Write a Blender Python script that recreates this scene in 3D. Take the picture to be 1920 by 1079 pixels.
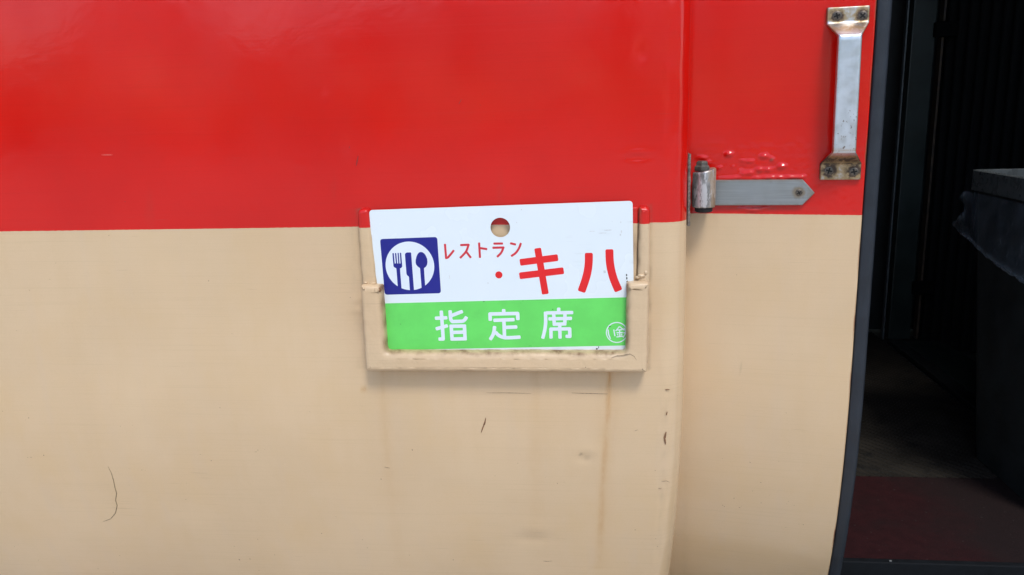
import bpy, bmesh, math, random
from mathutils import Vector, Matrix, noise
from mathutils.geometry import tessellate_polygon

for o in list(bpy.data.objects):
    bpy.data.objects.remove(o, do_unlink=True)
scene = bpy.context.scene
COL = scene.collection
random.seed(7)
R = math.radians

# ------------------------------------------------------------------ camera
def set_camera():
    cam = bpy.data.cameras.new("camera"); ob = bpy.data.objects.new("camera", cam); COL.objects.link(ob)
    cam.sensor_width = 36.0; cam.lens = 28.0; cam.clip_start = 0.01; cam.clip_end = 2000
    p, y, r = R(12.6), R(6.0), R(-1.63)          # pitch down, yaw to the left, roll
    f = Vector((-math.sin(y)*math.cos(p), math.cos(y)*math.cos(p), -math.sin(p)))
    rt = Vector((math.cos(y), math.sin(y), 0)); up = rt.cross(f)
    r2 = rt*math.cos(r) + up*math.sin(r); u2 = -rt*math.sin(r) + up*math.cos(r)
    m = Matrix((r2, u2, -f)).transposed().to_4x4()
    m.translation = Vector((0, -0.93, 0))
    ob.matrix_world = m
    scene.camera = ob
set_camera()

# ------------------------------------------------------------------ sky, sun, exposure
SUN_EL, SUN_AZ = R(56), R(158)                   # azimuth clockwise from +Y (into the car); 180 = straight behind the camera
world = bpy.data.worlds.new("World"); scene.world = world; world.use_nodes = True
wn = world.node_tree.nodes; wl = world.node_tree.links
sky = wn.new("ShaderNodeTexSky"); sky.sky_type = 'NISHITA'; sky.sun_disc = False
sky.sun_elevation = SUN_EL; sky.sun_rotation = SUN_AZ
sky.air_density = 1.0; sky.dust_density = 1.0; sky.ozone_density = 1.0
wl.new(sky.outputs[0], wn["Background"].inputs[0]); wn["Background"].inputs[1].default_value = 0.15
sl = bpy.data.lights.new("sun", 'SUN'); sl.energy = 1.4; sl.angle = R(14); sl.color = (1.0, 0.975, 0.945)
so = bpy.data.objects.new("sun", sl); COL.objects.link(so)
sd = Vector((math.sin(SUN_AZ)*math.cos(SUN_EL), math.cos(SUN_AZ)*math.cos(SUN_EL), math.sin(SUN_EL)))
so.rotation_euler = sd.to_track_quat('Z', 'Y').to_euler(); so.location = sd*5
scene.view_settings.view_transform = 'Standard'; scene.view_settings.look = 'None'
scene.view_settings.gamma = 1.0; scene.view_settings.use_curve_mapping = False
scene.view_settings.exposure = 0.60

# ------------------------------------------------------------------ measured data (millimetres)
DATA = {'band_bot': [[8.4, -173.53], [298.89, -173.03]],
 'band_top': [[8.64, -114.17], [299.84, -113.68]],
 'disc': [[44.28, -68.88], 29.72],
 'dot': [[151.33, -82.65], 4.31],
 'fork': [[24.12, -52.68], [25.87, -52.49], [26.02, -65.3], [27.36, -65.34], [27.28, -52.53], [28.93, -52.58], [29.01, -65.38], [30.35, -65.42], [30.44, -52.47], [31.93, -52.51],
          [31.85, -65.46], [33.11, -65.5], [33.35, -52.4], [34.92, -52.44], [34.96, -69.09], [33.89, -70.64], [32.0, -71.53], [31.94, -97.57], [27.43, -96.26], [27.51, -71.41],
          [24.87, -69.76], [24.19, -68.4]],
 'glyphs': [('re', 2.64, 0.75, [[[88.72, -43.23], [89.02, -60.45], [91.21, -59.94], [95.21, -55.74], [99.08, -51.19]]]),
            ('su', 2.64, 0.75, [[[106.95, -45.35], [117.08, -45.23], [113.95, -53.42], [105.76, -61.08]], [[113.93, -53.78], [119.06, -61.1]]]),
            ('to', 2.64, 0.75, [[[129.79, -42.84], [129.81, -61.48]], [[130.69, -49.63], [139.12, -51.17]]]),
            ('ra', 2.64, 0.75, [[[146.76, -44.78], [158.25, -44.99]], [[145.29, -49.71], [158.51, -49.75], [155.72, -56.22], [150.17, -60.92]]]),
            ('n', 2.64, 0.75, [[[166.58, -44.82], [173.52, -46.8]], [[179.5, -44.93], [177.12, -51.02], [172.98, -56.94], [166.96, -60.54]]]),
            ('ki', 8.13, 0.45, [[[198.82, -51.72], [205.94, -107.58]], [[177.18, -68.28], [222.44, -63.7]], [[175.84, -84.5], [228.65, -79.53]]]),
            ('ha', 9.34, 0.45,
             [[[258.63, -59.15], [258.42, -70.1], [256.76, -81.61], [253.61, -92.36], [248.55, -105.71]],
              [[282.6, -55.59], [282.57, -68.48], [283.84, -79.26], [286.61, -90.89], [292.49, -105.77]]]),
            ('shi', 4.3, 0.7,
             [[[70.3, -134.41], [85.82, -134.04]], [[78.76, -124.9], [78.93, -146.0], [78.84, -160.78], [72.91, -160.68]], [[70.4, -147.94], [85.79, -143.89]],
              [[89.71, -124.72], [89.64, -136.28], [91.52, -138.97], [104.72, -138.82], [107.38, -136.64], [109.63, -133.21]], [[105.28, -126.31], [89.79, -131.89]],
              [[89.78, -144.81], [106.06, -144.92], [105.91, -160.92], [89.84, -160.98], [89.78, -144.81]], [[89.82, -152.67], [106.28, -152.49]]]),
            ('tei', 4.3, 0.7,
             [[[154.96, -124.64], [154.82, -130.15]], [[138.16, -139.02], [138.14, -130.49], [171.61, -130.51], [171.57, -138.8]], [[141.78, -138.47], [167.71, -138.03]],
              [[154.62, -138.45], [154.36, -160.05]], [[155.18, -147.63], [170.51, -147.24]], [[143.03, -145.51], [141.82, -153.17], [139.95, -157.68], [136.41, -162.88]],
              [[143.4, -152.85], [146.89, -157.46], [153.52, -160.59], [160.98, -160.59], [173.98, -160.06]]]),
            ('seki', 4.15, 0.7,
             [[[221.07, -124.38], [221.02, -130.03]], [[205.35, -130.6], [238.34, -130.78]], [[205.19, -128.93], [205.03, -142.94], [203.51, -152.05], [200.45, -162.55]],
              [[208.29, -138.08], [236.67, -137.91]], [[214.92, -131.03], [215.17, -144.51]], [[228.43, -130.94], [227.85, -144.46]], [[213.18, -144.78], [229.74, -144.65]],
              [[210.7, -162.58], [210.91, -150.82], [233.35, -150.87], [233.34, -160.39], [228.07, -159.99]], [[221.59, -145.55], [221.51, -162.93]]]),
            ('tetsu', 1.22, 0.6,
             [[[292.74, -149.08], [288.09, -154.58]], [[293.1, -149.39], [297.01, -152.94]], [[289.99, -153.41], [295.92, -153.15]], [[288.99, -156.87], [296.59, -156.56]],
              [[292.74, -153.39], [292.89, -161.49]], [[290.05, -158.25], [290.74, -160.16]], [[295.48, -157.98], [294.5, -160.23]], [[288.75, -162.02], [296.65, -161.18]],
              [[298.48, -150.86], [297.35, -153.85]], [[297.36, -153.48], [302.56, -153.05]], [[296.94, -157.02], [302.72, -156.68]],
              [[300.3, -149.99], [299.6, -157.68], [296.62, -163.08]], [[299.82, -157.68], [302.84, -162.89]]]),
            ('i', 1.36, 0.7, [[[279.08, -152.59], [279.54, -158.82], [281.75, -164.17]], [[285.81, -152.72], [287.1, -161.08]]])],
 'hole': [[155.89, -25.85], 11.57],
 'knife': [[39.31, -54.69], [40.22, -53.15], [42.01, -52.26], [46.33, -52.31], [47.06, -52.96], [47.15, -99.94], [42.09, -99.82], [42.1, -81.93], [39.89, -79.89], [39.41, -77.9]],
 'marks': [('hairline_crack', 0.95,
            [[-654.8, -456.1], [-652.5, -466.1], [-652.2, -477.2], [-653.1, -490.2], [-653.0, -499.0], [-657.7, -510.6], [-657.8, -519.7], [-663.8, -532.7], [-674.0, -543.3],
             [-686.6, -548.4]]),
           ('paint_chip', 1.7, [[-135.5, -376.2], [-137.2, -383.5], [-140.2, -390.9], [-142.6, -397.6]]), ('paint_chip', 2.3, [[87.9, -392.9], [86.1, -401.6], [87.6, -410.4]]),
           ('paint_chip', 1.5, [[88.7, -365.7], [87.5, -370.7]]), ('paint_chip', 1.4, [[85.6, -337.3], [91.4, -337.2]]),
           ('scratch', 0.45, [[-133.5, -343.3], [-108.2, -343.0], [-77.6, -343.5]]), ('scratch', 0.6, [[-27.6, -342.4], [-9.3, -342.9], [16.8, -343.4]]),
           ('scratch', 0.7, [[-272.0, -449.2], [-265.0, -450.7]]), ('scratch', 0.8, [[83.6, -463.0], [90.2, -462.1], [94.3, -464.4]]),
           ('scratch', 0.8, [[79.9, -473.4], [84.5, -473.3]]), ('scratch', 0.7, [[-70.4, -598.0], [-64.7, -598.8], [-58.1, -597.5]]),
           ('scratch', 0.6, [[49.5, -392.0], [53.4, -390.5]]), ('scratch', 0.8, [[-285.3, -36.7], [-286.2, -39.7]]),
           ('scratch', 1.2, [[-275.8, -48.1], [-277.5, -54.3], [-279.3, -60.5]]), ('paint_chip', 2.2, [[-721.0, -208.7], [-719.7, -209.4]]),
           ('scratch', 0.6, [[-149.5, 13.3], [-153.4, 7.5]]), ('pale_scratch', 0.5, [[-597.2, -40.3], [-582.0, -40.6]])],
 'ring': [[289.36, -156.5], 12.32],
 'sign': [[-0.26516, -0.0075, -0.11212], 0.0192, [310.15, 0.0], [-1.58, -85.96], [309.48, -92.68], [298.81, -178.02]],
 'spoon': [[58.87, -52.13], [56.88, -52.62], [54.95, -54.36], [53.13, -57.82], [51.98, -61.71], [51.67, -64.84], [52.04, -67.2], [53.67, -69.61], [56.5, -71.81], [56.63, -96.99],
           [61.21, -95.91], [61.35, -72.02], [63.83, -70.28], [65.41, -67.97], [66.2, -64.46], [65.94, -60.54], [64.78, -56.99], [63.02, -54.2], [60.95, -52.58]],
 'square': [[10.36, -35.08], [79.97, -34.7], [80.01, -103.37], [10.56, -103.62]]}

# ------------------------------------------------------------------ helpers
def tag(o, label=None, cat=None, group=None, kind=None):
    if label: o["label"] = label
    if cat: o["category"] = cat
    if group: o["group"] = group
    if kind: o["kind"] = kind
    return o

def empty(name, loc=(0, 0, 0), rz=0.0, parent=None):
    o = bpy.data.objects.new(name, None); COL.objects.link(o)
    o.location = loc; o.rotation_euler = (0, 0, rz); o.empty_display_size = .05
    if parent: o.parent = parent
    return o

def mesh_obj(name, verts, faces, mat, parent=None, smooth=False, attrs=None, bevel=0.0, seg=3, mats=None, fmat=None):
    me = bpy.data.meshes.new(name); me.from_pydata([tuple(v) for v in verts], [], faces)
    if attrs:
        for an, vals in attrs.items():
            a = me.attributes.new(an, 'FLOAT', 'POINT'); a.data.foreach_set("value", vals)
    if mats:
        for m in mats: me.materials.append(m)
        if fmat:
            for p, i in zip(me.polygons, fmat): p.material_index = i
    else:
        me.materials.append(mat)
    bm = bmesh.new(); bm.from_mesh(me); bmesh.ops.recalc_face_normals(bm, faces=bm.faces); bm.to_mesh(me); bm.free()
    me.polygons.foreach_set("use_smooth", [smooth]*len(me.polygons)); me.update()
    o = bpy.data.objects.new(name, me); COL.objects.link(o)
    if parent: o.parent = parent
    if bevel:
        b = o.modifiers.new("bevel", 'BEVEL'); b.width = bevel; b.segments = seg; b.limit_method = 'ANGLE'; b.angle_limit = R(35)
        b.harden_normals = False
    return o

def grid_faces(nr, ncol, wrap=False):
    f = []
    for i in range(nr-1):
        for j in range(ncol - (0 if wrap else 1)):
            k = (j+1) % ncol
            f.append((i*ncol+j, i*ncol+k, (i+1)*ncol+k, (i+1)*ncol+j))
    return f

def loft(rings, cap=True):
    n = len(rings[0]); v = [p for r in rings for p in r]; f = grid_faces(len(rings), n, True)
    if cap:
        f.append(tuple(range(n-1, -1, -1))); b = (len(rings)-1)*n; f.append(tuple(range(b, b+n)))
    return v, f

def box(a, b):
    x0, y0, z0 = a; x1, y1, z1 = b
    v = [(x0,y0,z0),(x1,y0,z0),(x1,y1,z0),(x0,y1,z0),(x0,y0,z1),(x1,y0,z1),(x1,y1,z1),(x0,y1,z1)]
    return v, [(0,3,2,1),(4,5,6,7),(0,1,5,4),(1,2,6,5),(2,3,7,6),(3,0,4,7)]

def merge(*parts):
    V, F = [], []
    for v, f in parts:
        o = len(V); V += list(v); F += [tuple(i+o for i in q) for q in f]
    return V, F

def slab(loops, t0, t1, place):
    """flat polygon (first loop) with holes (others) in 2D, extruded from depth t0 (front) to t1 (back); place(u,v,t)->xyz"""
    pts = [p for l in loops for p in l]; n = len(pts)
    tri = tessellate_polygon([[Vector((p[0], p[1], 0)) for p in l] for l in loops])
    v = [place(p[0], p[1], t0) for p in pts] + [place(p[0], p[1], t1) for p in pts]
    f = [tuple(t) for t in tri] + [(t[2]+n, t[1]+n, t[0]+n) for t in tri]
    k = 0
    for l in loops:
        m = len(l)
        for i in range(m):
            a, b = k+i, k+(i+1) % m
            f.append((a, b, b+n, a+n))
        k += m
    return v, f

def round_poly(pts, rads, seg=5):
    out = []; n = len(pts)
    if not hasattr(rads, '__len__'): rads = [rads]*n
    for i in range(n):
        p = Vector(pts[i][:2]); a = Vector(pts[i-1][:2])-p; b = Vector(pts[(i+1) % n][:2])-p; r = rads[i]
        if r <= 0: out.append((p.x, p.y)); continue
        la, lb = a.length, b.length; a.normalize(); b.normalize()
        ang = a.angle(b); d = min(r/math.tan(ang/2), la*.49, lb*.49)
        p0, p2 = p+a*d, p+b*d
        for k in range(seg+1):
            t = k/seg; q = p0*(1-t)**2 + p*2*t*(1-t) + p2*t*t; out.append((q.x, q.y))
    return out

def circle(c, r, n=48): return [(c[0]+r*math.cos(2*math.pi*i/n), c[1]+r*math.sin(2*math.pi*i/n)) for i in range(n)]

def resample(pts, step, closed=True):
    out = []; n = len(pts)
    for i in range(n if closed else n-1):
        a, b = Vector(pts[i][:2]), Vector(pts[(i+1) % n][:2]); k = max(1, int((b-a).length/step))
        for j in range(k): q = a.lerp(b, j/k); out.append((q.x, q.y))
    if not closed: out.append(tuple(pts[-1][:2]))
    return out

def nz(x, y, z=0.0): return noise.noise(Vector((x, y, z)))

# ------------------------------------------------------------------ materials
class NT:
    def __init__(s, name):
        s.m = bpy.data.materials.new(name); s.m.use_nodes = True; s.t = s.m.node_tree
        s.n = s.t.nodes; s.l = s.t.links; s.b = s.n["Principled BSDF"]
        s.co = s.n.new("ShaderNodeTexCoord").outputs["Object"]
    def link(s, a, b): s.l.new(a, b)
    def math(s, op, a, b=None, c=None, clamp=False):
        n = s.n.new("ShaderNodeMath"); n.operation = op; n.use_clamp = clamp
        for i, v in enumerate((a, b, c)):
            if v is None: continue
            if isinstance(v, (int, float)): n.inputs[i].default_value = v
            else: s.link(v, n.inputs[i])
        return n.outputs[0]
    def sep(s):
        n = s.n.new("ShaderNodeSeparateXYZ"); s.link(s.co, n.inputs[0]); return n.outputs
    def noise(s, scale=(1, 1, 1), sc=1.0, detail=3, rough=.5, loc=(0, 0, 0)):
        mp = s.n.new("ShaderNodeMapping"); mp.inputs["Scale"].default_value = scale; mp.inputs["Location"].default_value = loc
        s.link(s.co, mp.inputs[0]); n = s.n.new("ShaderNodeTexNoise"); n.inputs["Scale"].default_value = sc
        n.inputs["Detail"].default_value = detail; n.inputs["Roughness"].default_value = rough
        s.link(mp.outputs[0], n.inputs["Vector"]); return n.outputs[0]
    def ramp(s, fac, a, b, c0=0.0, c1=1.0):
        n = s.n.new("ShaderNodeMapRange"); n.interpolation_type = 'SMOOTHSTEP'
        n.inputs[1].default_value = a; n.inputs[2].default_value = b; n.inputs[3].default_value = c0; n.inputs[4].default_value = c1
        s.link(fac, n.inputs[0]); return n.outputs[0]
    def mix(s, fac, a, b, mode='MIX'):
        n = s.n.new("ShaderNodeMix"); n.data_type = 'RGBA'; n.blend_type = mode
        for i, v in ((0, fac), (6, a), (7, b)):
            if isinstance(v, (int, float)): n.inputs[i].default_value = v
            elif isinstance(v, tuple): n.inputs[i].default_value = (*v, 1)
            else: s.link(v, n.inputs[i])
        return n.outputs[2]
    def attr(s, name):
        n = s.n.new("ShaderNodeAttribute"); n.attribute_name = name; return n.outputs["Fac"]
    def bump(s, h, dist, strength=1.0, prev=None):
        n = s.n.new("ShaderNodeBump"); n.inputs["Strength"].default_value = strength; n.inputs["Distance"].default_value = dist
        s.link(h, n.inputs["Height"])
        if prev: s.link(prev, n.inputs["Normal"])
        return n.outputs[0]
    def set(s, **k):
        for key, v in k.items():
            i = s.b.inputs[key.replace("_", " ")]
            if isinstance(v, (int, float)): i.default_value = v
            elif isinstance(v, tuple): i.default_value = (*v, 1) if len(v) == 3 else v
            else: s.link(v, i)
        return s.m

RED = (0.605, 0.005, 0.002); CREAM = (0.635, 0.460, 0.275); RUST = (0.44, 0.20, 0.035); GRIME_SHADE = (0.10, 0.075, 0.05)
def paint(name, zline=-0.1328, slope=0.0, lumpy=0.0, attrs=True, rust=RUST, grime_shade=GRIME_SHADE, dull=0.0):
    t = NT(name); x, y, z = t.sep()
    wob = t.noise((1, 1, 1), 160, 2); zz = t.math('ADD', z, t.math('MULTIPLY', t.math('SUBTRACT', wob, .5), .0009))
    zz = t.math('SUBTRACT', zz, t.math('MULTIPLY', x, slope))
    fac = t.ramp(zz, zline-.00025, zline+.00025)
    big = t.noise((1, 1, 1), 5, 3); streakh = t.noise((2.5, 2.5, 420), 1, 3, .6); streakv = t.noise((38, 38, 1.1), 1, 2, .5, (3, 0, 1))
    weave = t.noise((1, 1, 1), 700, 2); weave2 = t.noise((5, 5, 700), 1, 2); mot = t.noise((1, 1, .7), 11, 4, .6, (6, 1, 3)); mot2 = t.noise((1, 1, 1), 2.6, 3, .55, (2, 9, 4))
    red = t.mix(t.ramp(big, .3, .7), tuple(c*.95 for c in RED), (RED[0]*1.04, RED[1]*1.5, RED[2]*1.6))
    red = t.mix(t.ramp(streakh, .52, .75, 0, .16), red, (.62, .030, .024))
    cr = t.mix(t.ramp(big, .3, .7), tuple(c*.97 for c in CREAM), tuple(c*1.03 for c in CREAM))
    cr = t.mix(t.ramp(streakv, .5, .8, 0, .22), cr, (.60, .42, .235))
    cr = t.mix(t.ramp(streakv, .45, .25, 0, .25), cr, (.60, .45, .30))
    cr = t.mix(t.ramp(streakh, .55, .78, 0, .18), cr, (.52, .38, .24))
    cr = t.mix(t.ramp(mot, .42, .72, 0, .35), cr, (.62, .425, .215)); cr = t.mix(t.ramp(mot2, .45, .7, 0, .5), cr, (.64, .44, .265)); cr = t.mix(t.ramp(mot, .5, .3, 0, .3), cr, (.66, .49, .30))
    red = t.mix(t.ramp(mot, .45, .75, 0, .35), red, (.54, .004, .002)); red = t.mix(t.ramp(mot2, .45, .7, 0, .45), red, (.57, .010, .007))
    col = t.mix(fac, cr, red)
    col = t.mix(t.ramp(weave, .4, .75, 0, .5), col, (.95, .95, .95), 'MULTIPLY')
    col = t.mix(t.ramp(weave2, .5, .8, 0, .6), col, (.92, .92, .91), 'MULTIPLY')
    # sparse specks of dirt and pin-head chips
    sp = t.noise((1, 1, 1), 260, 1, .5, (5, 2, 1)); spm = t.noise((1, 1, 1), 14, 2, .5, (1, 7, 2))
    speck = t.math('MULTIPLY', t.ramp(sp, .765, .80), t.ramp(spm, .52, .62))
    col = t.mix(t.math('MULTIPLY', speck, .7), col, (.10, .06, .04))
    # short horizontal scuffs
    scf = t.noise((18, 18, 600), 1, 1, .5, (2, 2, 9)); scm = t.noise((1, 1, 1), 8, 2, .5, (9, 7, 2))
    scuff = t.math('MULTIPLY', t.ramp(scf, .70, .78), t.ramp(scm, .5, .65))
    col = t.mix(t.math('MULTIPLY', scuff, .22), col, (.2, .12, .08))
    # light wiping scratches
    rough = t.ramp(mot, .3, .7, .09+dull, .17+dull)
    if attrs:
        ru, gr = t.attr("rust"), t.attr("grime_shade")  # second channel carries dirt and painted contact shade alike
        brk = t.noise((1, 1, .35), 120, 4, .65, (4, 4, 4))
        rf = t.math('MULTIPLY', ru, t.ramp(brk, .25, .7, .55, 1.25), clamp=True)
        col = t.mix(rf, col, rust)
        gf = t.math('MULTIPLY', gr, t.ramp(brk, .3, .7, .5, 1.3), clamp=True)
        col = t.mix(gf, col, grime_shade)
        rough = t.math('ADD', rough, t.math('MULTIPLY', t.math('ADD', rf, gf), .35), clamp=True)
    peel = t.noise((1, 1, 1), 420, 2); lum = t.noise((1, 1, 1), 55, 3)
    n = t.bump(peel, .00006, .5); n = t.bump(streakh, .00004, .4, n); n = t.bump(lum, .0006+lumpy, .28 if not lumpy else .8, n)
    return t.set(Base_Color=col, Roughness=rough, Normal=n, Specular_IOR_Level=.5)

M_wall = paint("paint_side_wall")
M_door = paint("paint_door", slope=-.006, rust=(.16, .05, .018))
M_holder = paint("paint_holder", lumpy=.0010, grime_shade=(.23, .13, .065), dull=.22)

def simple(name, c, rough=.5, metal=0.0, vary=.15, sc=60, bump=0.0, bsc=200, spec=.5, dirt=None, dirt_amt=.5):
    t = NT(name); nn = t.noise((1, 1, 1), sc, 4, .6)
    col = t.mix(t.ramp(nn, .3, .7), tuple(v*(1-vary) for v in c), tuple(min(1, v*(1+vary)) for v in c))
    if dirt:
        dn = t.noise((1, 1, 1), sc*1.7, 5, .65, (3, 1, 4)); col = t.mix(t.ramp(dn, .52, .72, 0, dirt_amt), col, dirt)
    kw = dict(Base_Color=col, Roughness=t.ramp(nn, .3, .7, max(.02, rough-.08), min(1, rough+.08)), Metallic=metal, Specular_IOR_Level=spec)
    if bump: kw['Normal'] = t.bump(t.noise((1, 1, 1), bsc, 3), bump)
    return t.set(**kw)

def sign_white():
    t = NT("enamel_white"); big = t.noise((1, 1, 1), 14, 3); st = t.noise((6, 6, 60), 1, 4, .65, (2, 0, 0)); mk = t.noise((1, 1, 1), 30, 2, .5, (4, 8, 1))
    col = t.mix(t.ramp(big, .3, .7), (.725, .79, .80), (.74, .80, .81))
    sm = t.math('MULTIPLY', t.ramp(st, .56, .76), t.ramp(mk, .55, .68)); col = t.mix(t.math('MULTIPLY', sm, .38), col, (.35, .36, .33))
    sp = t.noise((1, 1, .6), 190, 2, .5, (7, 7, 7)); sm2 = t.math('MULTIPLY', t.ramp(sp, .72, .77), t.ramp(mk, .5, .62)); col = t.mix(t.math('MULTIPLY', sm2, .55), col, (.22, .2, .18))
    return t.set(Base_Color=col, Roughness=t.ramp(big, .3, .7, .18, .30), Normal=t.bump(t.noise((1, 1, 1), 300, 2), .00003))
M_white = sign_white()
M_blue = simple("print_blue", (.008, .011, .215), .35, vary=.05, sc=20)
M_green = simple("print_green", (.135, .68, .115), .35, vary=.05, sc=25, dirt=(.09, .45, .09), dirt_amt=.15)
M_pred = simple("print_red", (.74, .012, .014), .35, vary=.04, sc=20)
M_pred2 = simple("print_red_small", (.60, .030, .045), .35, vary=.04, sc=20)
M_pwhite = simple("print_white", (.72, .78, .84), .35, vary=.02, sc=20)
M_signedge = simple("plate_edge", (.45, .38, .3), .5, vary=.3, sc=150)
M_chip = simple("chip_rust", (.20, .095, .042), .8, vary=.5, sc=400)
M_scratch = simple("scratch_dirt", (.30, .21, .125), .7, vary=.4, sc=300)
M_crack = simple("crack_dirt", (.20, .15, .075), .7, vary=.4, sc=300)
M_redscr = simple("scratch_red", (.22, .018, .014), .6, vary=.3, sc=300)
M_pale = simple("scratch_pale", (.70, .22, .17), .5, vary=.2, sc=300)
M_black = simple("dark_soot", (.02, .018, .016), .8, vary=.4, sc=300)
M_dirt = simple("holder_dirt", (.20, .13, .085), .85, vary=.5, sc=500)

def metal(name, c, rough, rust_attr=True, grime_dots=True):
    t = NT(name); br = t.noise((700, 700, 6), 1, 3, .5); br2 = t.noise((1, 1, 1), 90, 4, .6, (2, 3, 1)); sp = t.noise((1, 1, .7), 330, 3, .6, (5, 5, 5)); spm = t.noise((1, 1, 1), 45, 2)
    col = t.mix(t.ramp(br2, .3, .7), tuple(v*.9 for v in c), c)
    if grime_dots:
        d = t.math('MULTIPLY', t.ramp(sp, .585, .66), t.ramp(spm, .46, .58)); col = t.mix(t.math('MULTIPLY', d, .8), col, (.16, .10, .06))
    ro = t.ramp(br2, .3, .7, rough-.07, rough+.08); me = 1.0
    if rust_attr:
        ru = t.attr("rust"); rn = t.noise((1, 1, 1), 160, 5, .65, (1, 9, 1))
        rf = t.math('MULTIPLY', ru, t.ramp(rn, .25, .65, .55, 1.3), clamp=True)
        col = t.mix(t.ramp(rf, 0, .55), col, (.42, .30, .16)); col = t.mix(t.ramp(rf, .4, 1.0), col, (.06, .035, .02))
        me = t.ramp(rf, .35, 1, .95, .15); ro = t.math('ADD', ro, t.math('MULTIPLY', rf, .25), clamp=True)
    return t.set(Base_Color=col, Metallic=me, Roughness=ro, Normal=t.bump(br2, .0003, .3))
M_steel = metal("worn_steel", (.66, .69, .71), .36)
M_strap = metal("brushed_strap", (.36, .375, .37), .42)
M_screw = simple("screw_dark", (.12, .10, .08), .45, metal=.8, vary=.4, sc=400)
M_slot = simple("screw_slot", (.008, .007, .006), .9)
M_bolt = simple("bolt_black", (.085, .08, .065), .5, metal=.3, vary=.4, sc=200, bump=.0004)
M_rubber = simple("rubber_seal", (.0100, .0145, .0210), .5, vary=.2, sc=30, bump=.0002, bsc=300, dirt=(.022, .026, .032), dirt_amt=.35)

# ------------------------------------------------------------------ platform outside (bounces light onto the car side)
GZ = -0.98
def platform():
    v = [(-60, -60, GZ), (60, -60, GZ), (60, .02, GZ), (-60, .02, GZ)]
    o = mesh_obj("platform_ground", v, [(0, 1, 2, 3)], simple("platform_concrete", (.54, .50, .44), .85, vary=.2, sc=3, bump=.002, bsc=60))
    tag(o, kind="structure")
platform()

# ------------------------------------------------------------------ railcar: side wall
railcar = tag(empty("railcar", (0, 0, 0)), "red and cream painted railcar with a rounded wall edge beside its open doorway", "railcar")
def tumble(z): return .56*max(0.0, -.33-z)**2
def corner_x(z): return .1105 - .05*max(0.0, -.33-z)**1.75*1.3
G = lambda x, z, cx, cz, rx, rz: math.exp(-((x-cx)/rx)**2 - ((z-cz)/rz)**2)
DENTS = [(-.0133, -.4309, .009, .007, -.0012), (-.004, -.421, .016, .010, .0007), (-.0824, -.5589, .022, .010, -.0012), (-.080, -.54, .02, .012, .0008),
         (.0819, -.560, .004, .004, .0012), (.083, -.574, .006, .004, .0013), (.0795, -.569, .003, .006, -.0006), (.0505, -.0571, .011, .0025, -.0010), (.0505, -.052, .012, .003, .0008),
         (.0556, .057, .005, .010, -.0006), (-.29, -.035, .004, .01, .0007), (-.292, -.224, .006, .006, .0013), (-.292, -.236, .008, .005, .0012), (-.287, -.230, .004, .004, -.0008),
         (.085, -.51, .005, .012, .0006), (.083, -.48, .004, .01, .0005), (.086, -.53, .004, .008, .0005), (-.41, -.105, .003, .004, -.0004), (-.31, .02, .004, .004, .0004)]
def wall_relief(x, z):
    d = .0009*nz(x*3.1, z*2.3, 1) + .0003*nz(x*9, z*8, 5)
    for cx, cz, rx, rz, a in DENTS:
        if abs(x-cx) < 3*rx and abs(z-cz) < 3*rz: d += a*G(x, z, cx, cz, rx, rz)
    return d
def wall_y(x, z): return tumble(z) - wall_relief(x, z)

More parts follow.
